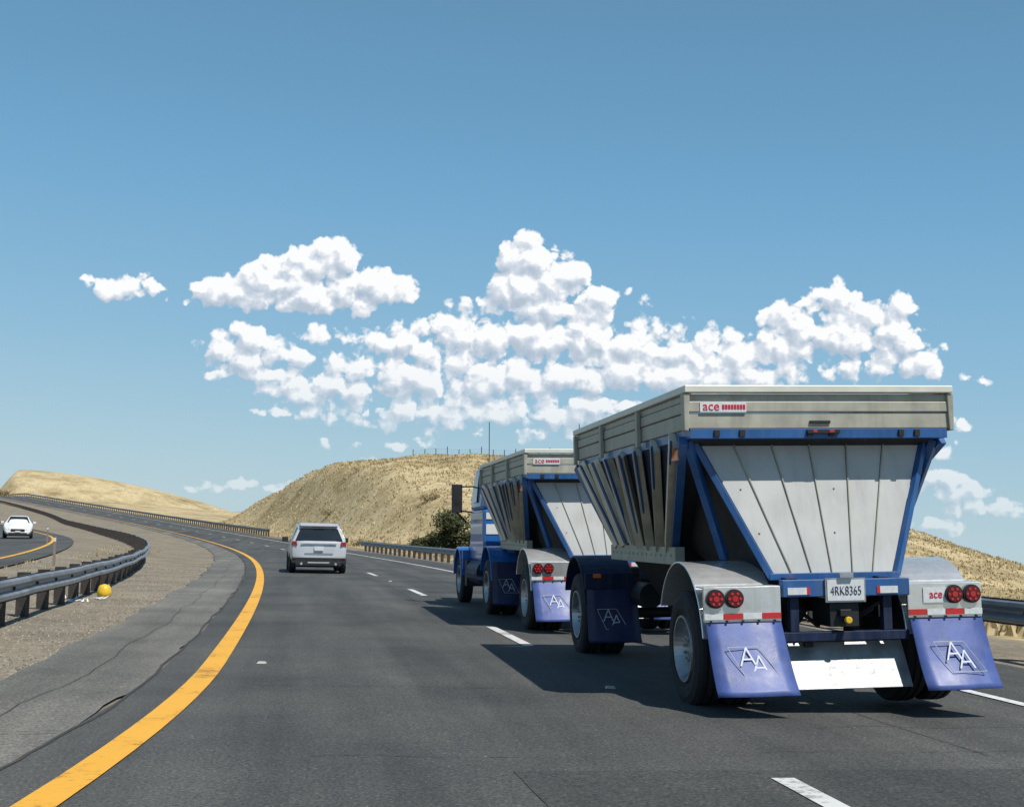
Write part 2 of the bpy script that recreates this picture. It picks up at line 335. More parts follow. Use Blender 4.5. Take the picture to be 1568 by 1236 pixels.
def shrub(name,x,y,w,h,n,mats,leaf):
    z0=float(T(x,y)); mb=MB()
    for k in range(7):
        a=random.uniform(0,6.28); mb.cyl((x,y,z0-.1),(x+w*.3*math.cos(a),y+w*.3*math.sin(a),z0+h*.6),.05,6,0,.015)
    lumps=[(x+random.uniform(-.5,.5)*w*.75,y+random.uniform(-.4,.4)*w*.6,z0+h*random.uniform(.2,.72),random.uniform(.14,.26)*w) for _ in range(16)]
    for i in range(n):
        lx,ly,lz,lr=random.choice(lumps)
        d=Vector((random.gauss(0,1),random.gauss(0,1),random.gauss(0,1))).normalized()*lr*random.uniform(.5,1.08)
        p=Vector((lx,ly,max(z0,lz+d.z*.75)))+Vector((d.x,d.y,0))
        a=Vector((random.gauss(0,1),random.gauss(0,1),random.gauss(0,1))).normalized()*leaf; c=a.orthogonal().normalized()*leaf*.6
        mb.add([p-a,p+c,p+a,p-c],[(0,1,2,3)],random.choice([0,0,1,1,2]) )
    return mb.obj(name,mats)
shrub('shrub',-3.6,98,5.0,4.2,6000,leafm,.11)
shrub('shrub',-6.4,101,2.4,2.0,1800,leafm,.10)
shrub('shrub',-.2,96,3.5,3.2,2600,leafm,.10)
brm=[newmat('dry_scrub_'+k,c,.9) for k,c in (('a',(.17,.135,.07)),('b',(.24,.185,.10)),('c',(.30,.235,.125)))]
for (x,y,w,h) in [(-22,160,2.2,.5),(-8,130,2.6,.5),(-14,125,2.4,.5),(-2,118,3,.6),(-170,440,7,2),(-188,442,8,2.4)]:
    shrub('dry_bush',x,y,w,h,700,brm,.08 if y<300 else .25)
# ------------------------------------------------------------------ guardrails
def rail(name,xf,Y0,Y1,side,h=.78,step=1.2,ps=1.9):
    ys=np.arange(Y0,Y1,step); xs=xf(ys); zs=T(xs,ys); d=np.gradient(xs,ys)
    prof=[(.03,.170),(.00,.165),(.075,.125),(.08,.075),(.0,.02),(.0,-.02),(.08,-.075),(.075,-.125),(.0,-.165),(.03,-.17)]
    mb=MB(); vs=[]
    for j in range(len(ys)):
        nn=math.hypot(1,d[j]); nx,ny=side/nn,-side*d[j]/nn
        for (o,z) in prof: vs.append((xs[j]+nx*o,ys[j]+ny*o,zs[j]+h-.165+z))
    k=len(prof); mb.add(vs,[(j*k+i,j*k+i+1,(j+1)*k+i+1,(j+1)*k+i) for j in range(len(ys)-1) for i in range(k-1)],0)
    Y=Y0+.5
    while Y<Y1-.5:
        x=float(xf(np.array([Y]))[0]); z=float(T(x,Y)); x2=x-side*.21
        mb.box(min(x-side*.02,x-side*.16),max(x-side*.02,x-side*.16),Y-.08,Y+.08,z+h-.34,z+h-.03,1)
        mb.box(min(x2-.08,x2+.08),max(x2-.08,x2+.08),Y-.09,Y+.09,z-.3,z+h+.0,1)
        mb.cyl((x+side*.03,Y,z+h-.165),(x-side*.0,Y,z+h-.165),.025,6,1)
        Y+=ps
    return mb.obj(name,[M['galv'],M['wood']])
ly=np.array([-40,5,19,30,43,60,90,130,200,300,420]); lo=np.array([-6.9,-7.1,-7.3,-7.5,-7.9,-8.9,-11.4,-14.6,-18,-15,-11])
den=np.arange(-60,441,1.0); tmp=np.interp(den,ly,lo); kk=np.ones(25)/25; tmp=np.convolve(np.pad(tmp,12,mode='edge'),kk,'valid')
leftrail=lambda Y: xc(Y)+np.interp(Y,den,tmp)
rail('guardrail',leftrail,2,400,1,.69)
rail('guardrail',lambda Y: xc(Y)+6.35,9,104,-1,.76)
rail('guardrail',lambda Y: xc(Y)+6.6,165,420,-1,.9)
dbr=newmat('delineator_brown',(.25,.2,.16),.7)
def delin(x,y):
    z=float(T(x,y)); mb=MB(); mb.box(x-.045,x+.045,y-.012,y+.012,z-.2,z+.95,0); mb.box(x-.04,x+.04,y-.02,y-.013,z+.78,z+.92,1); mb.cyl((x,y,z+.95),(x,y,z+.97),.045,8,0)
    mb.obj('delineator_post',[dbr,M['white']])
delin(-15.2,44); delin(float(xc(150))+5.5,150); delin(-25.3,72)
x,y=-8.75,28.6; z=float(T(x,y)); mb=MB()
mb.lathe(0,1,0,0,[(0,0),(0,.07),(.02,.12),(.07,.15),(.14,.15),(.22,.13),(.27,.1),(.30,0)],[0]*7,20)
mb.v=[(x+v[1],y+v[2],z+v[0]-.06) for v in mb.v]
mb.obj('yellow_marker_cap',[M['ylw']],smooth=True)
mb=MB()
for i in range(26):
    px=x-.1+random.uniform(-.6,.5); py=y-1.6+random.uniform(-.9,.9); pz=float(T(px,py))-.03; s=random.uniform(.03,.1)
    a=random.uniform(0,3); mb.add([(px-s*math.cos(a),py-s*math.sin(a),pz+.01),(px+s*math.sin(a),py-s*math.cos(a),pz+.02),(px+s*math.cos(a),py+s*math.sin(a),pz+random.uniform(.03,.09))],[(0,1,2)])
mb.obj('roadside_litter',[M['white']])
mb=MB(); pr=None
for k in range(16):
    x=-15+k*1.75; y=200+.3*math.sin(k); z=float(T(x,y)); hh=1.2+.3*(k%3==0)
    mb.cyl((x,y,z-.3),(x+.05*math.sin(k*2),y,z+hh),.06,6)
    if pr:
        for q in (.4,.75,1.1): mb.cyl((pr[0],pr[1],pr[2]+q),(x,y,z+q),.012,4)
    pr=(x,y,z)
mb.obj('wire_fence',[M['wood']])
mb=MB(); 
for (D,A,sd) in ((3200,30,1.0),(5200,60,2.0)):
    vs=[];n=160
    for k in range(n+1):
        t=-.62+1.5*k/n; X=t*D; h=A*(.35+.4*math.sin(t*9+sd)+.25*math.sin(t*23+sd*3)+.12*math.sin(t*61)); z0=-.042*X
        vs+=[(X,D,z0-60),(X,D+60,z0-4+max(2,h))]; 
    mb.add(vs,[(2*k,2*k+2,2*k+3,2*k+1) for k in range(n)],0 if sd==1 else 1)
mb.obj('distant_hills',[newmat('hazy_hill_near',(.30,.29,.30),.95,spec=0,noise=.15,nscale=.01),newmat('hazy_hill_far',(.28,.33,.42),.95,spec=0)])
# ------------------------------------------------------------------ trucks
TP=[(.11,.001),(.11,.09),(.07,.10),(.07,.12),(.15,.13),(.15,.235),(.05,.265),(.0,.28),(.0,.295),(.03,.30),(.0,.36),(-.005,.43),(.015,.49),(.045,.515),(.08,.52),(.085,.505),(.1,.505),(.105,.52),(.15,.52),(.155,.505),(.17,.505),(.175,.52),(.225,.515),(.25,.49),(.265,.42),(.25,.30),(.25,.1)]
TM=[1]*9+[0]*(len(TP)-10)
def wheel(mb,xo,side,cy,dual=True,R=.52):
    cz=R; k=R/.52
    mb.lathe(xo,side,cy,cz,[(d,r*k) for d,r in TP],TM+[0]*(len(TP)-1-len(TM)))
    for i in range(8):
        t=i*math.pi/4; yy=cy+.185*k*math.cos(t); zz=cz+.185*k*math.sin(t); mb.cyl((xo+side*.147,yy,zz),(xo+side*.152,yy,zz),.028,8,2)
    for i in range(10):
        t=i*math.pi/5+.2; yy=cy+.105*k*math.cos(t); zz=cz+.105*k*math.sin(t); mb.cyl((xo+side*.04,yy,zz),(xo+side*.08,yy,zz),.014,6,1)
    if dual: mb.lathe(xo+side*.30,side,cy,cz,[(d,r*k) for d,r in TP],[0]*(len(TP)-1))
def fender(mb,x0,x1,cy,cz,r,a0,a1,m=0,n=22,t=.02):
    vs=[]
    for k in range(n+1):
        a=math.radians(a0+(a1-a0)*k/n)
        for rr in (r,r-t):
            for x in (x0,x1): vs.append((x,cy+rr*math.cos(a),cz+rr*math.sin(a)))
    fs=[]
    for k in range(n):
        o=4*k; fs+=[(o,o+1,o+5,o+4),(o+2,o+6,o+7,o+3),(o,o+4,o+6,o+2),(o+1,o+3,o+7,o+5)]
    fs+=[(0,2,3,1),(4*n,4*n+1,4*n+3,4*n+2)]
    mb.add(vs,fs,m)
def flap(mb,x0,x1,y0,z0,y1,z1,m=0,twist=.0,n=12):
    vs=[]
    for k in range(n+1):
        t=k/n; y=y0+(y1-y0)*t-.05*t**4; z=z0+(z1-z0)*t+.02*t**4
        for i in range(7):
            u=i/6; x=x0+(x1-x0)*u+ .03*t*math.sin(u*2); yy=y+.018*math.sin(u*6.3+t*2)*t-twist*t*u
            vs.append((x,yy,z)); 
    o=len(vs); vs+=[(a,b+.012,c-.004) for a,b,c in vs]
    fs=[(k*7+i,k*7+i+1,(k+1)*7+i+1,(k+1)*7+i) for k in range(n) for i in range(6)]
    fs+=[(o+a,o+d,o+c,o+b) for a,b,c,d in fs]
    for k in range(n): fs+=[(k*7,(k+1)*7,o+(k+1)*7,o+k*7),(k*7+6,o+k*7+6,o+(k+1)*7+6,(k+1)*7+6)]
    fs+=[(n*7+i,n*7+i+1,o+n*7+i+1,o+n*7+i) for i in range(6)]
    mb.add(vs,fs,m)
def alogo(P,x,y0,z0,y1,z1,mat,s=1.0,nm='logo',dx=0):
    ang=math.degrees(math.atan2(z0-z1,y0-y1)); t=.54
    y=y0+(y1-y0)*t-.028; z=z0+(z1-z0)*t+.012
    uy,uz=math.cos(math.radians(ang)),math.sin(math.radians(ang))
    text(nm+'_a',"A",.25*s,(x-.04,y+.025*uy,z+.025*uz),ang,mat,P,.95,-.004)
    text(nm+'_b',"A",.25*s,(x+.06,y-.05*uy*s,z-.05*uz*s),ang,mat,P,.95,-.004)
    mb=MB(); c=[(-.20,.12),(.07,.12),(.22,-.15),(-.08,-.15)]
    for i in range(4):
        a=c[i];b=c[(i+1)%4]
        mb.bar((x+a[0]*s,y+a[1]*s*uy-.002,z+a[1]*s*uz),(x+b[0]*s,y+b[1]*s*uy-.002,z+b[1]*s*uz),.005,.005)
    mb.obj(nm+'_frame',[mat],P)
def trailer(name,x,y,slope,lean,dolly):
    P=empty(name,x,y,0,math.atan(-slope),math.radians(lean))
    bx=-.06; L=5.15; W=1.21
    mb=MB()
    for (z0,z1,o) in ((2.46,2.60,.0),(2.606,2.70,.012),(2.706,2.765,.0)):
        mb.box(bx-W-o,bx+W+o,-o,.05,z0,z1,0); mb.box(bx-W-o,bx+W+o,L-.05,L+o,z0,z1,0)
        mb.box(bx-W-o,bx-W+.05,.052,L-.052,z0,z1,0); mb.box(bx+W-.05,bx+W+o,.052,L-.052,z0,z1,0)
    mb.box(bx-W-.03,bx+W+.03,-.045,.06,2.775,2.84,1); mb.box(bx-W-.03,bx-W+.07,.062,L+.03,2.775,2.84,1); mb.box(bx+W-.07,bx+W+.03,.062,L+.03,2.775,2.84,1); mb.box(bx-W+.08,bx+W-.08,L-.06,L+.03,2.775,2.84,1)
    for sx in (-1,1):
        mb.hexa([(bx+sx*(W+.016)-.02,-.025,2.44),(bx+sx*(W+.016)+.02,-.025,2.44),(bx+sx*(W+.016)+.02,.08,2.44),(bx+sx*(W+.016)-.02,.08,2.44),(bx+sx*(W+.01)-.03,-.03,2.77),(bx+sx*(W+.01)+.03,-.03,2.77),(bx+sx*(W+.01)+.03,.08,2.77),(bx+sx*(W+.01)-.03,.08,2.77)],0)
    for k in (1.7,3.45,5.0):
        for sx in (-1,1): mb.box(bx+sx*(W+.035)-.02,bx+sx*(W+.035)+.02,k-.04,k+.04,2.40,2.76,0)
    mb.obj('hopper_top_boards',[M['alurim'],M['alulip']],P,bevel=.008)
    mb=MB()
    mb.box(bx-W+.02,bx+W-.02,.0,.12,2.375,2.458,0); mb.box(bx-W+.02,bx-W+.1,.122,L-.05,2.375,2.458,0); mb.box(bx+W-.1,bx+W-.02,.122,L-.05,2.375,2.458,0)
    mb.box(bx-W+.12,bx+W-.12,.122,.60,2.41,2.45,0)  # cover sheet added behind the rail to shade the upper tail panel
    for k in (-.95,-.72,-.1,.1,.75,.9): mb.box(bx+k-.025,bx+k+.025,-.02,-.002,2.39,2.45,1)
    mb.box(bx-.13,bx+.17,-.03,-.002,2.415,2.45,2)
    mb.box(bx-.08,bx-.04,-.035,-.03,2.42,2.445,3); mb.box(bx+.07,bx+.12,-.035,-.03,2.42,2.445,3)
    mb.box(bx-.10,bx+.09,-.018,-.002,2.505,2.53,2)
    mb.obj('hopper_top_rail',[M['blue'],M['black'],M['black'],M['red']],P,bevel=.006)
    mb=MB(); t=W-.03; q=.88
    top=[(bx-t,.14,2.40),(bx+t,.14,2.40),(bx+t,L-.05,2.40),(bx-t,L-.05,2.40)]
    mid=[(bx-q,1.65,1.42),(bx+q,1.65,1.42),(bx+q,4.15,1.42),(bx-q,4.15,1.42)]
    bot=[(-.4,1.9,.62),(.4,1.9,.62),(.4,3.9,.62),(-.4,3.9,.62)]
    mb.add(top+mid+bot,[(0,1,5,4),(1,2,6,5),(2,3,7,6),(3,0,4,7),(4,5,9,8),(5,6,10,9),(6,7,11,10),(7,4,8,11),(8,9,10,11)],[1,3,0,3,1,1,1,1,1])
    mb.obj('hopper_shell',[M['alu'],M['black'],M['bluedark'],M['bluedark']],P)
    mb=MB()
    for sx in (-1,1):
        for k in range(7):
            a=(k+.35)/6.6; ty=.2+a*(L-.5); by=1.68+a*(4.1-1.68)
            mb.bar((bx+sx*(t+.03),ty,2.39),(bx+sx*(q+.035),by,1.42),.10,.17,1)
            mb.bar((bx+sx*(t+.09),ty-.10,2.37),(bx+sx*(q+.08),by-.06,1.43),.025,.03,0)
        mb.bar((bx+sx*(t+.03),.16,2.37),(bx+sx*(q+.03),1.62,1.42),.08,.09,0)
        mb.bar((bx+sx*(t+.03),L-.1,2.37),(bx+sx*(q+.03),4.2,1.42),.08,.09,0)
        mb.box(bx+sx*(q+.03)-.05,bx+sx*(q+.03)+.05,1.45,4.35,1.24,1.415,2)
        for k in range(14): mb.cyl((bx+sx*(q+.09),1.6+k*.2,1.33),(bx+sx*(q+.075),1.6+k*.2,1.33),.015,8,2)
        mb.bar((bx+sx*(t-.02),.2,2.37),(sx*.80,.55,1.32),.07,.07,0)
        mb.bar((bx+sx*(t-.02),L-.1,2.37),(sx*.55,4.9,1.2),.09,.09,0)
    mb.box(bx-t-.045,bx-t-.03,.30,.52,2.20,2.30,3)
    mb.obj('hopper_side_ribs',[M['blue'],M['ribalu'],M['alurim'],M['orange']],P,bevel=.006)
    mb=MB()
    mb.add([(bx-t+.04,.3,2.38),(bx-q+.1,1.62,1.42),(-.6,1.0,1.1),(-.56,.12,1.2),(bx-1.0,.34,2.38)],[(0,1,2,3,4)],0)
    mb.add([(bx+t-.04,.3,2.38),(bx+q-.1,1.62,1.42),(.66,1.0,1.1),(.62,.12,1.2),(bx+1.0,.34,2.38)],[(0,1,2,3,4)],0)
    mb.obj('hopper_shade_sheets',[M['black']],P)  # black colour paints the shade in the void beside the tail panel
    # tail sheet is set back under the top rail; the rail throws its shadow across the upper third
    TL=Vector((bx-1.06,.27,2.40));TR=Vector((bx+1.06,.27,2.40));BL=Vector((-.52,.03,1.18));BR=Vector((.57,.03,1.18))
    mb=MB(); n=6; ex=[0,.15,.32,.49,.66,.83,1.0]
    for k in range(n):
        a,b2=ex[k],ex[k+1]; g=.003
        A,B=TL.lerp(TR,a+g),TL.lerp(TR,b2-g); C,D=BL.lerp(BR,b2-g),BL.lerp(BR,a+g)
        dn=Vector((0,.03,0)); mb.hexa([D,C,C+dn,D+dn,A,B,B+dn,A+dn],0)
        if k:
            A,D=TL.lerp(TR,a),BL.lerp(BR,a); mb.bar(A-Vector((0,.008,0)),D-Vector((0,.008,0)),.012,.014,1)
        for (u,vv) in ((.55,.62),(.4,.3)):
            if (k*7+int(vv*10))%3==0:
                A2,B2=TL.lerp(TR,a),TL.lerp(TR,b2); C2,D2=BL.lerp(BR,b2),BL.lerp(BR,a)
                p=A2.lerp(B2,u).lerp(D2.lerp(C2,u),1-vv); mb.cyl(p+Vector((0,-.010,0)),p+Vector((0,.01,0)),.010,6,1)
    mb.hexa([BL+Vector((0,.035,0)),BR+Vector((0,.035,0)),BR+Vector((0,.05,0)),BL+Vector((0,.05,0)),TL+Vector((0,.035,0)),TR+Vector((0,.035,0)),TR+Vector((0,.05,0)),TL+Vector((0,.05,0))],1)
    mb.obj('tail_panel',[M['alu'],M['alurim']],P,bevel=.004)
    mb=MB()
    mb.bar(TL+Vector((-.03,-.01,-.02)),BL+Vector((-.03,-.01,-.02)),.055,.06,0); mb.bar(TR+Vector((.03,-.01,-.02)),BR+Vector((.03,-.01,-.02)),.055,.06,0)
    mb.bar(BL+Vector((-.05,-.01,-.015)),BR+Vector((.05,-.01,-.015)),.06,.06,0)
    mb.box(-.54,.60,-.24,-.14,1.00,1.145,0); mb.box(-.54,.60,-.20,-.10,.62,.70,2)
    for sx in (-1,1):
        mb.box(sx*.42-.05,sx*.42+.05,-.12,L+.1,.98,1.16,2); mb.box(sx*.42-.04,sx*.42+.04,-.18,-.1,.70,1.0,2)
    mb.box(-.45,.45,.5,.62,.45,.6,1); mb.cyl((-.9,.55,.52),(.9,.55,.52),.07,12,1)
    mb.box(-.12,.14,-.22,.2,.74,.98,1); mb.bar((.0,-.28,.86),(.0,-.05,.86),.1,.06,1); mb.cyl((.02,-.30,.80),(.02,-.25,.80),.030,12,3)
    mb.bar((-.5,-.1,1.0),(-.1,.1,.72),.03,.03,1); mb.bar((.5,-.1,1.0),(.1,.1,.72),.03,.03,1)
    for sx in (-1,1):
        mb.cyl((sx*.55,.9,.95),(sx*.55,1.35,.95),.14,14,1); mb.bar((sx*.5,.1,.85),(sx*.5,2.0,.8),.09,.12,1)
        mb.cyl((sx*.3,.3,.6),(sx*.3,.3,.98),.09,12,1)
        mb.bar((sx*.78,1.75,1.3),(sx*.5,1.75,.9),.07,.07,2)
    mb.cyl((-.3,-.15,.8),(-.3,.2,.78),.012,6,1); mb.cyl((.3,-.15,.88),(.1,.0,.74),.012,6,1)
    mb.obj('chassis_frame',[M['blue'],M['black'],M['bluedark'],M['ylw']],P,bevel=.006)
    mb=MB(); mb.hexa([(-.58,-.24,.22),(.60,-.24,.22),(.60,-.225,.22),(-.58,-.225,.22),(-.58,-.02,.60),(.60,-.02,.60),(.60,-.005,.60),(-.58,-.005,.60)],0)
    mb.box(-.30,-.22,-.07,-.03,.56,.61,1)
    mb.obj('stainless_shield',[M['shield'],M['black']],P,bevel=.01)
    mb=MB()
    for sx in (-1,1): wheel(mb,sx*1.22,-sx,.55)
    if dolly:
        for sx in (-1,1): wheel(mb,sx*1.22,-sx,5.6)
        mb.cyl((-.9,5.6,.52),(.9,5.6,.52),.07,12,2)
    mb.obj('wheels',[M['tire'],M['rim'],M['black']],P,smooth=False)
    for sx,nm in ((-1,'fender_l'),(1,'fender_r')):
        x0,x1=(-1.24,-.56) if sx<0 else (.58,1.26)
        mb=MB(); fender(mb,x0,x1,.55,.56,.74,25,172,0)
        mb.box(x0,x1,-.235,-.20,.80,1.10,0)
        mb.box(x0,x1,-.198,.0,1.085,1.10,0)
        o=mb.obj(nm,[M['chrome'],M['black']],P,bevel=.008)
        mb=MB(); yy=-.238
        xs=[x0+.10,x0+.265] if sx<0 else [x1-.265,x1-.10]
        for xx in xs:
            mb.cyl((xx,yy-.005,1.0),(xx,yy-.03,1.0),.080,20,1); mb.cyl((xx,yy-.03,1.0),(xx,yy-.04,1.0),.066,20,0); mb.cyl((xx,yy-.04,1.0),(xx,yy-.046,1.0),.026,12,4)
            for q_ in range(6):
                a=q_*1.047; mb.cyl((xx+.048*math.cos(a),yy-.04,1.0+.048*math.sin(a)),(xx+.048*math.cos(a),yy-.044,1.0+.048*math.sin(a)),.012,8,2)
        s=(x1-x0)/4
        for k in range(4): mb.box(x0+k*s+.003,x0+(k+1)*s-.003,yy-.006,yy,.825,.875,3 if (k%2==0)==(sx<0) else 2)
        for k in range(5): mb.cyl((x0+.06+k*.14,yy,.81),(x0+.06+k*.14,yy-.012,.81),.010,6,1)
        mb.obj(nm+'_lamps',[M['reddark'],M['black'],M['redstrip'],M['plate'],M['red']],P)
        mb=MB(); flap(mb,x0+.02,x1-.0,-.215,.815,-.50,.20,0,.04 if sx<0 else -.04); mb.obj(nm+'_mudflap',[M['flap']],P,smooth=True)
        alogo(P,(x0+x1)/2+.02,-.215,.815,-.50,.20,M['logowhite'],1.0,nm+'_logo')
    mb=MB()
    mb.box(-.50,-.33,-.247,-.242,1.02,1.08,0); mb.box(-.33,-.30,-.247,-.242,1.02,1.08,1); mb.box(.33,.49,-.247,-.242,1.02,1.08,0); mb.box(.30,.33,-.247,-.242,1.02,1.08,1)
    mb.box(-.155,.175,-.27,-.25,.965,1.14,0); mb.box(-.17,.19,-.262,-.242,.95,1.155,2); mb.box(-.05,.07,-.30,-.24,1.16,1.2,2)
    mb.obj('licence_plate',[M['plate'],M['redstrip'],M['rim']],P)
    text('plate_number',"4RK8365",.110,(.01,-.273,1.045),90,M['ink'],P,.68,-.0015)
    mb=MB(); mb.box(bx-1.10,bx-.68,-.02,-.014,2.605,2.695,0)
    for k in range(8): mb.box(bx-.90+k*.027,bx-.88+k*.027,-.024,-.02,2.63,2.67,1)
    mb.obj('maker_badge',[M['plate'],M['inkred']],P)
    text('badge_text',"ace",.115,(bx-1.0,-.022,2.655),90,M['inkred'],P,1.0)
    mb=MB(); mb.box(.72,.95,-.245,-.24,.93,1.06,0); mb.obj('side_badge',[M['plate']],P)
    text('side_badge_text',"ace",.1,(.835,-.248,1.0),90,M['inkred'],P,.9)
    if dolly:
        mb=MB()
        for sx in (-1,1):
            a,b=(-1.24,-.60) if sx<0 else (.60,1.24)
            fender(mb,a,b,5.6,.56,.70,20,170,0); mb.box(a,b,4.87,4.90,.86,1.06,0)
            mb.box((a+b)/2-.22,(a+b)/2-.12,4.855,4.87,1.0,1.05,2)
        mb.cyl((0,5.6,1.0),(0,5.6,1.1),.5,20,1); mb.box(-.45,.45,5.2,6.0,.9,1.0,1)
        mb.bar((-.4,6.0,.85),(0,8.3,.80),.12,.14,0); mb.bar((.4,6.0,.85),(0,8.3,.80),.12,.14,0)
        mb.cyl((-.55,4.3,.8),(-.55,4.8,.8),.15,12,1)
        mb.obj('dolly_frame',[M['bluedark'],M['black'],M['orange']],P,bevel=.006)
        mb=MB(); flap(mb,-1.22,-.60,4.86,.86,4.80,.2,0,.04); flap(mb,.6,1.22,4.86,.86,4.80,.2,0,.04); mb.obj('dolly_mudflaps',[M['flapdark']],P,smooth=True)
        alogo(P,-.93,4.86,.86,4.80,.2,M['logowhite'],.9,'dolly_logo')
    return P
trailer('dump_trailer',2.88,11.55,-.14,-2.0,True)
trailer('dump_trailer',1.56,20.5,-.158,-1.5,False)
P=empty('semi_truck',.80,24.9,0,math.atan(.170),math.radians(-1.0))
mb=MB()
def taper(mb,x0,x1,y0,y1,z0,z1,tx,ty0,ty1,m=0):
    mb.hexa([(x0,y0,z0),(x1,y0,z0),(x1,y1,z0),(x0,y1,z0),(x0+tx,y0+ty0,z1),(x1-tx,y0+ty0,z1),(x1-tx,y1-ty1,z1),(x0+tx,y1-ty1,z1)],m)
taper(mb,-1.06,1.06,1.5,3.35,.95,2.0,.0,0,0,0); taper(mb,-1.06,1.06,1.5,3.35,2.0,2.86,.07,.03,.28,0)
taper(mb,-.94,.94,1.55,3.05,2.86,2.98,.12,.08,.1,0)
taper(mb,-.85,.85,3.36,5.3,.95,1.95,.1,0,.25,0)
mb.obj('cab',[M['cabblue']],P,bevel=.06,seg=3)
mb=MB()
for sx in (-1,1):
    for (z0,z1) in ((1.50,1.70),(1.80,1.93)):
        mb.box(sx*1.064-.004,sx*1.064+.004,1.56,3.28,z0,z1,0)
for (z0,z1) in ((1.50,1.70),(1.80,1.93)): mb.box(-1.0,1.0,1.488,1.497,z0,z1,0)
mb.obj('cab_stripes',[M['white']],P)
mb=MB()
for sx in (-1,1):
    mb.hexa([(sx*1.075-.005,2.35,2.15),(sx*1.075+.005,2.35,2.15),(sx*1.075+.005,3.1,2.15),(sx*1.075-.005,3.1,2.15),(sx*1.025-.005,2.35,2.7),(sx*1.025+.005,2.35,2.7),(sx*1.025+.005,2.95,2.7),(sx*1.025-.005,2.95,2.7)],0)
mb.hexa([(-.6,1.485,2.25),(.6,1.485,2.25),(.6,1.50,2.25),(-.6,1.50,2.25),(-.58,1.505,2.7),(.58,1.505,2.7),(.58,1.525,2.7),(-.58,1.525,2.7)],0)
mb.obj('cab_windows',[M['glass']],P)
mb=MB()
for sx in (-1,1):
    mb.box(sx*1.36-.11,sx*1.36+.11,3.25,3.33,1.95,2.55,0); mb.bar((sx*1.0,3.15,2.5),(sx*1.36,3.3,2.5),.03,.03,0); mb.bar((sx*1.0,3.15,1.95),(sx*1.36,3.3,2.0),.03,.03,0)
    mb.bar((sx*1.36,3.3,1.95),(sx*1.15,3.3,1.75),.04,.04,0)
    mb.cyl((sx*.93,1.6,2.95),(sx*.93,1.6,3.75),.010,5,0)
    mb.cyl((sx*.90,1.6,.72),(sx*.90,3.2,.72),.28,18,2); mb.box(sx*.95-.2,sx*.95+.2,3.22,3.5,.4,.94,0)
mb.obj('mirrors_and_tanks',[M['black'],M['chrome'],M['bluedark']],P,bevel=.02)
mb=MB()
for sx in (-1,1):
    fender(mb,-1.22 if sx<0 else .78,-.78 if sx<0 else 1.22,4.25,.56,.66,5,175,0,t=.05); mb.box(sx*1.0-.2,sx*1.0+.2,3.52,3.62,.75,1.15,0)
    fender(mb,-1.24 if sx<0 else .6,-.6 if sx<0 else 1.24,0,.56,.72,20,172,0)
mb.box(-.45,-.35,-1.0,5.2,.8,.94,1); mb.box(.35,.45,-1.0,5.2,.8,.94,1); mb.cyl((0,.0,1.05),(0,.0,1.2),.5,20,1); mb.cyl((-.9,0,.52),(.9,0,.52),.1,12,1)
mb.box(-1.1,1.1,5.3,5.4,.45,.8,2)
mb.obj('fenders_and_frame',[M['cabblue'],M['black'],M['chrome']],P,bevel=.01)
mb=MB()
for sx in (-1,1): wheel(mb,sx*1.22,-sx,0); wheel(mb,sx*1.18,-sx,4.25,False)
mb.obj('wheels',[M['tire'],M['rim'],M['black']],P)
mb=MB(); flap(mb,-1.22,-.60,-.72,1.0,-.78,.2,0,.02); flap(mb,.6,1.22,-.72,1.0,-.78,.2,0,.02); mb.obj('mudflaps',[M['flapdark']],P,smooth=True)
alogo(P,-.93,-.72,1.0,-.78,.2,M['logowhite'],.9,'flap_logo')
# ------------------------------------------------------------------ cars
def carbody(mb,st):
    n=len(st)
    for s in st:
        mb.v+= [tuple(p) for p in s]+[(-p[0],p[1],p[2]) for p in reversed(s)]
    o=len(mb.v)-n*12
    for j in range(n-1):
        for i in range(12):
            mb.f.append((o+j*12+i,o+j*12+(i+1)%12,o+(j+1)*12+(i+1)%12,o+(j+1)*12+i)); mb.m.append(0)
    for j in (0,n-1):
        for i in range(5):
            a=o+j*12; mb.f.append((a+i,a+i+1,a+10-i,a+11-i)); mb.m.append(0)
def S(yl,yb,yr,w,wr,zb,zbelt,zr,zl=.55):
    return [(w*.88,yl+.0,zb),(w*.985,yl,zl),(w,yl*.5+yb*.5,zbelt-.25),(w*.965,yb,zbelt),(wr,yr,zr-.07),(wr*.82,yr+.0,zr)]
def crease(o,v):
    sb=o.modifiers.new('s','SUBSURF'); sb.levels=sb.render_levels=2
    o.data.attributes.new('crease_edge','FLOAT','EDGE'); o.data.attributes['crease_edge'].data.foreach_set('value',[v]*len(o.data.edges))
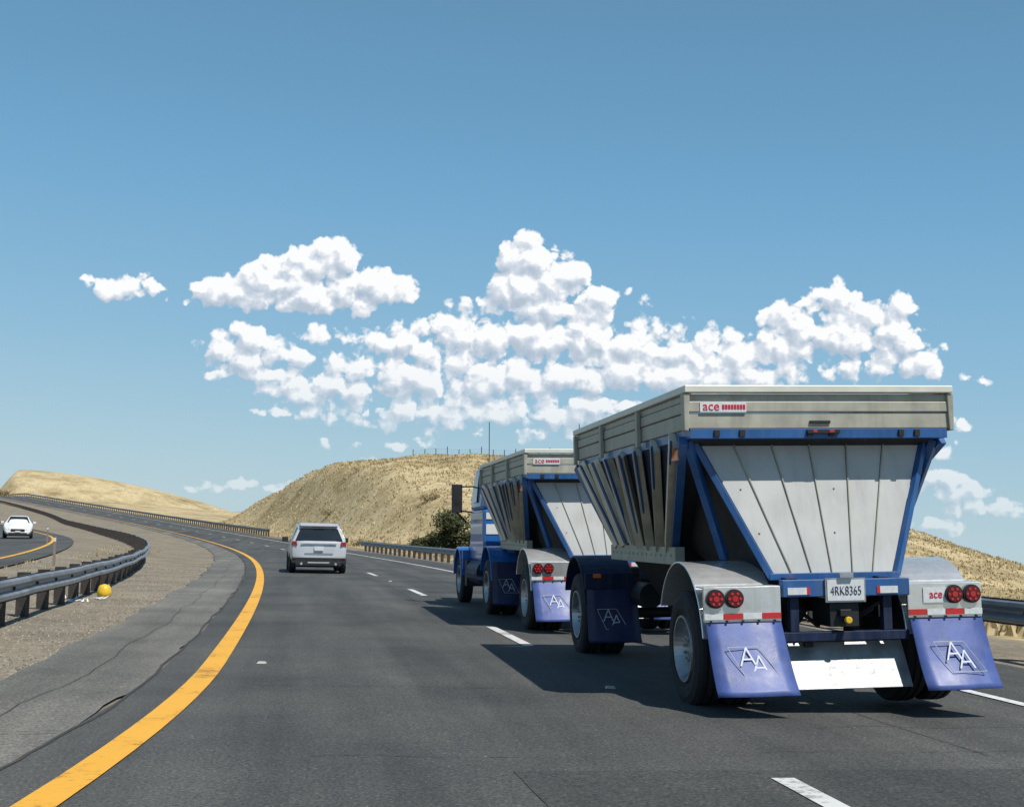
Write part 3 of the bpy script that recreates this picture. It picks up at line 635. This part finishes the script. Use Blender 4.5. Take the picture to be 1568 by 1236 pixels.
def suv(name,x,y,z,yaw):
    P=empty(name,x,y,z,yaw)
    st=[S(.0,.02,.34,.97,.70,.36,1.12,1.70,.58),S(.45,.45,.62,1.0,.74,.30,1.12,1.76),S(1.2,1.2,1.2,1.0,.75,.28,1.11,1.78),S(2.2,2.2,2.2,1.0,.74,.28,1.08,1.77),S(3.0,3.1,2.85,1.0,.70,.28,1.05,1.70),S(3.5,3.55,3.5,.99,.80,.28,1.03,1.12),S(4.5,4.5,4.4,.95,.8,.3,.95,1.02),S(4.9,4.85,4.8,.85,.7,.35,.80,.86)]
    mb=MB(); carbody(mb,st); crease(mb.obj('body',[M['suvwhite']],P,smooth=True),.45)
    mb=MB(); s=st[0]
    L3,R3=Vector((-s[3][0],s[3][1],s[3][2])),Vector(s[3]); L4,R4=Vector((-s[4][0],s[4][1],s[4][2])),Vector(s[4])
    mb.panel([L3,R3,R4,L4],.05,.95,.06,.88,.022,0)
    for sx in (-1,1):
        for a,b2,u0,u1 in ((0,1,.35,.98),(1,2,.05,.9),(2,3,.05,.92),(3,4,.05,.9)):
            A,B=st[a],st[b2]; q=[Vector((sx*A[3][0],A[3][1],A[3][2])),Vector((sx*B[3][0],B[3][1],B[3][2])),Vector((sx*B[4][0],B[4][1],B[4][2])),Vector((sx*A[4][0],A[4][1],A[4][2]))]
            if sx<0: q=[q[1],q[0],q[3],q[2]]; u0,u1=1-u1,1-u0
            mb.panel(q,u0,u1,.08,.88,.015,0)
    mb.obj('windows',[M['glass']],P,bevel=.02)
    mb=MB()
    mb.box(-.93,.93,-.06,.16,.36,.56,0); mb.box(-.80,.80,-.085,-.05,.28,.42,0); mb.box(-.38,.38,-.09,-.06,.36,.41,3)
    for sx in (-1,1):
        mb.hexa([(sx*.76,-.032,.98),(sx*.965,.03,.98),(sx*.98,.26,.98),(sx*.76,.05,.98),(sx*.78,-.01,1.12),(sx*.945,.05,1.12),(sx*.955,.26,1.12),(sx*.78,.05,1.12)],1)
        mb.box(sx*.86-.06,sx*.86+.06,-.078,-.06,.50,.54,5)
        mb.box(sx*1.12-.11,sx*1.12+.11,2.95,3.1,1.08,1.26,0); mb.bar((sx*.7,.55,1.82),(sx*.7,2.6,1.82),.04,.04,3)
        mb.cyl((sx*.6,-.09,.34),(sx*.6,.1,.34),.045,10,3)
    mb.box(-.62,.62,-.04,.0,1.04,1.07,3); mb.box(-.16,.16,-.045,-.02,.80,.95,4); mb.box(-.5,.5,-.03,-.01,.70,.715,0); mb.hexa([(-.66,.20,1.66),(.66,.20,1.66),(.68,.5,1.73),(-.68,.5,1.73),(-.66,.20,1.70),(.66,.20,1.70),(.68,.5,1.765),(-.68,.5,1.765)],2)
    mb.box(-.18,.18,.19,.21,1.64,1.66,5)
    mb.cyl((-.2,.27,1.18),(.25,.24,1.24),.012,6,0)
    mb.obj('trim_and_lamps',[M['plastic'],newmat('tail_lens',(.22,.02,.02),.2),M['suvwhite'],M['chrome'],M['plate'],M['reddark']],P,bevel=.012)
    mb=MB()
    for sx in (-1,1):
        for cy in (.85,3.85):
            mb.lathe(sx*1.0,-sx,cy,.37,[(.03,.001),(.03,.2),(.0,.25),(.0,.27),(-.01,.30),(.02,.37),(.2,.37),(.24,.3),(.24,.001)],[1,1,1,0,0,0,0,0],28)
    mb.box(-.9,.9,.1,4.6,.22,.34,0)
    mb.obj('wheels',[M['tire'],M['rim']],P)
yS=46.4; xs=float(xc(yS))-1.94
suv('suv',xs,yS,float(T(xs,yS)),math.atan(.194))
def sedan(name,x,y,z,yaw,paintm):
    P=empty(name,x,y,z,yaw)
    st=[S(0,0,.35,.86,.62,.3,.95,1.02),S(.6,.6,.8,.9,.56,.24,.98,1.10),S(1.3,1.25,1.5,.91,.58,.22,.98,1.42),S(2.4,2.4,2.3,.91,.60,.22,.95,1.46),S(3.0,3.35,2.75,.91,.60,.22,.93,1.40),S(3.5,3.6,3.6,.90,.62,.22,.90,.96),S(4.3,4.3,4.2,.86,.6,.22,.76,.82),S(4.65,4.6,4.5,.75,.5,.24,.64,.68,.42)]
    mb=MB(); carbody(mb,st); crease(mb.obj('body',[paintm],P,smooth=True),.4)
    mb=MB()
    f=lambda s,i,sx: Vector((sx*s[i][0],s[i][1],s[i][2]))
    wq=[Vector((.74,3.42,.96)),Vector((-.74,3.42,.96)),Vector((-.54,2.78,1.40)),Vector((.54,2.78,1.40))]
    mb.panel(wq,.03,.97,.03,.95,.03,0)
    for sx in (-1,1):
        for a,b2 in ((2,3),(3,4)):
            q=[f(st[a],3,sx),f(st[b2],3,sx),f(st[b2],4,sx),f(st[a],4,sx)]
            if sx<0: q=[q[1],q[0],q[3],q[2]]
            mb.panel(q,.05,.95,.08,.88,.02,0)
    mb.obj('windows',[M['glass']],P,bevel=.015)
    mb=MB()
    mb.box(-.42,.42,4.60,4.68,.45,.60,0); mb.box(-.55,.55,4.58,4.67,.26,.36,0); mb.box(-.16,.16,4.68,4.70,.38,.48,2)
    for sx in (-1,1):
        mb.hexa([(sx*.50,4.64,.56),(sx*.78,4.45,.58),(sx*.80,4.3,.58),(sx*.5,4.5,.56),(sx*.52,4.6,.68),(sx*.79,4.40,.72),(sx*.80,4.25,.72),(sx*.5,4.4,.68)],1)
        mb.box(sx*.98-.09,sx*.98+.09,3.0,3.12,.95,1.08,3)
    mb.obj('lamps_and_grille',[M['plastic'],M['headlamp'],M['plate'],paintm],P,bevel=.01)
    mb=MB()
    for sx in (-1,1):
        for cy in (.9,3.7): mb.lathe(sx*.91,-sx,cy,.33,[(.03,.001),(.03,.18),(.0,.22),(.0,.24),(.01,.33),(.2,.33),(.22,.001)],[1,1,1,0,0,0],24)
    mb.box(-.8,.8,.2,4.4,.16,.28,0); mb.obj('wheels',[M['tire'],M['rim']],P)
yO=84.0; xo=float(opp(np.array(yO)))-2.3
sedan('sedan_car',xo-1.55,yO+4.3,float(T(xo,yO))+.06,math.pi+math.atan(.36),M['white'])
# ------------------------------------------------------------------ camera
cam=bpy.data.cameras.new('camera'); co=bpy.data.objects.new('camera',cam); scene.collection.objects.link(co)
cam.sensor_width=36; cam.lens=36*F/1568; cam.clip_end=30000; cam.clip_start=.1
co.matrix_world=BANK@Matrix.Translation((0,0,1.45))@Matrix.Rotation(math.radians(90+5.8),4,'X')@Matrix.Rotation(math.radians(1.2),4,'Z')
scene.camera=co
# ------------------------------------------------------------------ sun + sky
sd=(BANK.to_3x3()@Vector((1.15,-1.3,2.79))).normalized()
sl=bpy.data.lights.new('sun','SUN'); sl.energy=5.0; sl.angle=math.radians(.5); sl.color=(1,.95,.87)
so=bpy.data.objects.new('sun',sl); scene.collection.objects.link(so); so.rotation_euler=sd.to_track_quat('Z','Y').to_euler()
w=bpy.data.worlds.new('World'); scene.world=w; w.use_nodes=True; nt=w.node_tree; nt.nodes.clear()
try: w.cycles.sampling_method='NONE'
except Exception: pass
out=N(nt,'ShaderNodeOutputWorld'); sky=N(nt,'ShaderNodeTexSky',sky_type='NISHITA'); sky.sun_disc=False
sky.sun_elevation=math.asin(sd.z); sky.sun_rotation=math.atan2(sd.x,sd.y); sky.air_density=1.0; sky.dust_density=.3; sky.ozone_density=2.5
tc=N(nt,'ShaderNodeTexCoord'); sp=N(nt,'ShaderNodeSeparateXYZ'); nt.links.new(tc.outputs['Generated'],sp.inputs[0])
rs=ramp(nt,[(0,(.47,.63,.71)),(.06,(.38,.58,.70)),(.14,(.265,.50,.69)),(.24,(.18,.415,.645)),(.33,(.14,.335,.545)),(.42,(.12,.28,.455)),(.8,(.07,.17,.31))])
nt.links.new(sp.outputs['Z'],rs.inputs['Fac'])
sc=N(nt,'ShaderNodeVectorMath',operation='SCALE'); sc.inputs['Scale'].default_value=10.0; nt.links.new(rs.outputs[0],sc.inputs[0])
mxs=N(nt,'ShaderNodeMix',data_type='RGBA'); mxs.inputs['Factor'].default_value=.88; nt.links.new(sky.outputs[0],mxs.inputs['A']); nt.links.new(sc.outputs[0],mxs.inputs['B'])
bg=N(nt,'ShaderNodeBackground'); bg.inputs['Strength'].default_value=.10; nt.links.new(mxs.outputs['Result'],bg.inputs['Color'])
Rw=co.matrix_world.to_3x3()
def px2uv(x,y):
    d=Rw@Vector(((x-CX)/F,-(y-CY)/F,-1)); return d.x/d.y*F,d.z/d.y*F
blobs=[(180,444,52,17),(207,430,30,19),(146,434,26,11),(235,440,24,9),
(512,398,42,36),(470,408,46,32),(415,422,46,30),(350,448,58,22),(300,460,36,13),(560,438,50,30),(606,446,32,26),(470,455,130,26),(430,440,80,30),
(385,518,42,26),(358,548,48,22),(318,572,38,11),(492,512,38,12),(452,548,36,13),(400,572,60,14),
(812,398,44,38),(780,402,26,34),(800,440,50,40),(876,426,36,32),(905,458,52,26),(850,475,90,22),(948,455,22,12),(987,462,22,12),(718,460,22,9),(845,430,45,40),
(680,506,42,26),(620,530,56,20),(740,520,50,24),(820,513,60,28),(895,518,56,28),(975,530,55,24),(1060,542,60,24),(1120,545,60,24),
(520,590,70,20),(455,600,70,20),(640,580,70,24),(560,570,40,14),(720,590,60,20),(800,582,70,24),(880,575,70,26),(970,572,70,26),(1060,580,80,24),(1150,575,60,22),
(460,632,50,12),(640,628,60,16),(760,636,80,16),(860,636,80,18),(930,620,70,20),(400,628,26,9),(520,683,28,8),(628,680,34,9),(700,655,70,12),
(1280,465,38,34),(1225,486,46,30),(1175,502,34,28),(1330,486,42,24),(1382,476,28,27),(1365,515,55,28),(1280,515,95,28),(1200,530,60,20),(1412,562,34,22),(1330,560,70,14),(1440,535,14,9),
(1500,578,28,6),(1465,648,22,13),(1440,692,26,12),(1460,745,50,22),(1505,782,64,17),(1440,805,50,12),
(380,745,55,11),(460,745,30,8),(298,748,20,6),(560,712,36,9),
(700,565,200,66,17),(960,555,175,60,17),(1130,545,130,42,15),(520,585,130,40,14),(660,635,190,30,12),(820,485,110,36,16),(380,545,70,34,13),(880,640,150,30,12),(1300,540,120,36,14)]
ng=bpy.data.node_groups.new('cloud_height','ShaderNodeTree')
ng.interface.new_socket('P',in_out='INPUT',socket_type='NodeSocketVector'); ng.interface.new_socket('H',in_out='OUTPUT',socket_type='NodeSocketFloat'); ng.interface.new_socket('S',in_out='OUTPUT',socket_type='NodeSocketFloat')
gi=N(ng,'NodeGroupInput'); go=N(ng,'NodeGroupOutput')
def gn(src,scale,detail,rough=.5):
    n=N(ng,'ShaderNodeTexNoise'); n.noise_dimensions='2D'; n.inputs['Scale'].default_value=scale; n.inputs['Detail'].default_value=detail; n.inputs['Roughness'].default_value=rough; ng.links.new(src,n.inputs['Vector']); return n
def warp(src,scale,amp,detail):
    n=gn(src,scale,detail); s=N(ng,'ShaderNodeVectorMath',operation='SUBTRACT'); ng.links.new(n.outputs['Color'],s.inputs[0]); s.inputs[1].default_value=(.5,.5,.5)
    a=N(ng,'ShaderNodeVectorMath',operation='MULTIPLY_ADD'); ng.links.new(s.outputs[0],a.inputs[0]); a.inputs[1].default_value=(amp,amp,0); ng.links.new(src,a.inputs[2]); return a.outputs[0]
P0=gi.outputs[0]; P1=warp(P0,1/45,34,4)
prev=None
for bb in blobs:
    bx_,by_,rx,ry=bb[:4]
    u,v=px2uv(bx_,by_); rx*=1.15; ry*=1.15
    a=N(ng,'ShaderNodeVectorMath',operation='MULTIPLY_ADD'); ng.links.new(P1,a.inputs[0]); a.inputs[1].default_value=(1/rx,1/ry,0); a.inputs[2].default_value=(-u/rx,-v/ry,0)
    d=N(ng,'ShaderNodeVectorMath',operation='DOT_PRODUCT'); ng.links.new(a.outputs[0],d.inputs[0]); ng.links.new(a.outputs[0],d.inputs[1])
    R=(rx*ry)**.5; R=min(R,ry*1.5)*.8
    if len(bb)>4: R=bb[4]
    h=N(ng,'ShaderNodeMath',operation='MULTIPLY_ADD'); ng.links.new(d.outputs['Value'],h.inputs[0]); h.inputs[1].default_value=-R; h.inputs[2].default_value=R
    if prev is None: prev=h.outputs[0]
    else:
        mx=N(ng,'ShaderNodeMath',operation='SMOOTH_MAX'); ng.links.new(prev,mx.inputs[0]); ng.links.new(h.outputs[0],mx.inputs[1]); mx.inputs[2].default_value=7; prev=mx.outputs[0]
def vor(src,sc,det):
    vo=N(ng,'ShaderNodeTexVoronoi',voronoi_dimensions='2D'); vo.inputs['Scale'].default_value=sc; vo.inputs['Detail'].default_value=det; vo.inputs['Roughness'].default_value=.45; vo.inputs['Lacunarity'].default_value=2.2
    ng.links.new(src,vo.inputs['Vector']); p=N(ng,'ShaderNodeMath',operation='MULTIPLY'); ng.links.new(vo.outputs['Distance'],p.inputs[0]); ng.links.new(vo.outputs['Distance'],p.inputs[1]); return p.outputs[0]
W2=warp(P0,1/26,20,3)
v_=vor(W2,1/38,1.8)
a=N(ng,'ShaderNodeMath',operation='MULTIPLY_ADD'); ng.links.new(v_,a.inputs[0]); a.inputs[1].default_value=-23; ng.links.new(prev,a.inputs[2])
n3=gn(P0,1/20,7,.62)
b2=N(ng,'ShaderNodeMath',operation='MULTIPLY_ADD'); ng.links.new(n3.outputs['Fac'],b2.inputs[0]); b2.inputs[1].default_value=22; ng.links.new(a.outputs[0],b2.inputs[2])
b3=N(ng,'ShaderNodeMath',operation='MULTIPLY_ADD'); ng.links.new(n3.outputs['Fac'],b3.inputs[0]); b3.inputs[1].default_value=14; ng.links.new(a.outputs[0],b3.inputs[2])
ng.links.new(b2.outputs[0],go.inputs[0]); ng.links.new(b3.outputs[0],go.inputs[1])
yc=N(nt,'ShaderNodeMath',operation='MAXIMUM'); nt.links.new(sp.outputs['Y'],yc.inputs[0]); yc.inputs[1].default_value=.05
def m2(op,a,b_):
    n=N(nt,'ShaderNodeMath',operation=op)
    for i,q in enumerate((a,b_)):
        if isinstance(q,(int,float)): n.inputs[i].default_value=q
        elif q is not None: nt.links.new(q,n.inputs[i])
    return n.outputs[0]
U=m2('MULTIPLY',m2('DIVIDE',sp.outputs['X'],yc.outputs[0]),F); Vv=m2('MULTIPLY',m2('DIVIDE',sp.outputs['Z'],yc.outputs[0]),F)
cb=N(nt,'ShaderNodeCombineXYZ'); nt.links.new(U,cb.inputs[0]); nt.links.new(Vv,cb.inputs[1])
G1=N(nt,'ShaderNodeGroup'); G1.node_tree=ng; nt.links.new(cb.outputs[0],G1.inputs[0])
sh=N(nt,'ShaderNodeVectorMath',operation='ADD'); nt.links.new(cb.outputs[0],sh.inputs[0]); sh.inputs[1].default_value=(6,14,0)
G2=N(nt,'ShaderNodeGroup'); G2.node_tree=ng; nt.links.new(sh.outputs[0],G2.inputs[0])
al=N(nt,'ShaderNodeMapRange',interpolation_type='SMOOTHSTEP'); nt.links.new(G1.outputs[0],al.inputs['Value']); al.inputs['From Min'].default_value=2; al.inputs['From Max'].default_value=13
df=m2('SUBTRACT',G1.outputs[1],G2.outputs[1])
br=N(nt,'ShaderNodeMapRange'); nt.links.new(df,br.inputs['Value']); br.inputs['From Min'].default_value=-20; br.inputs['From Max'].default_value=14
rc=ramp(nt,[(0,(.47,.55,.65)),(.32,(.58,.655,.75)),(.58,(.74,.79,.855)),(.80,(1.0,1.0,1.0))]); nt.links.new(br.outputs[0],rc.inputs['Fac'])  # sunlit tops and grey undersides painted from the cloud height difference
hz=N(nt,'ShaderNodeMapRange',interpolation_type='SMOOTHSTEP'); nt.links.new(Vv,hz.inputs['Value']); hz.inputs['From Min'].default_value=30; hz.inputs['From Max'].default_value=300; hz.inputs['To Min'].default_value=.38; hz.inputs['To Max'].default_value=.97
cbg=N(nt,'ShaderNodeBackground'); cbg.inputs['Strength'].default_value=1.0; nt.links.new(rc.outputs[0],cbg.inputs['Color'])
fac=m2('MULTIPLY',m2('MULTIPLY',al.outputs[0],hz.outputs[0]),m2('GREATER_THAN',sp.outputs['Y'],.1))
ms=N(nt,'ShaderNodeMixShader'); nt.links.new(fac,ms.inputs[0]); nt.links.new(bg.outputs[0],ms.inputs[1]); nt.links.new(cbg.outputs[0],ms.inputs[2]); nt.links.new(ms.outputs[0],out.inputs['Surface'])
scene.view_settings.view_transform='Standard'; scene.view_settings.look='None'; scene.view_settings.exposure=0
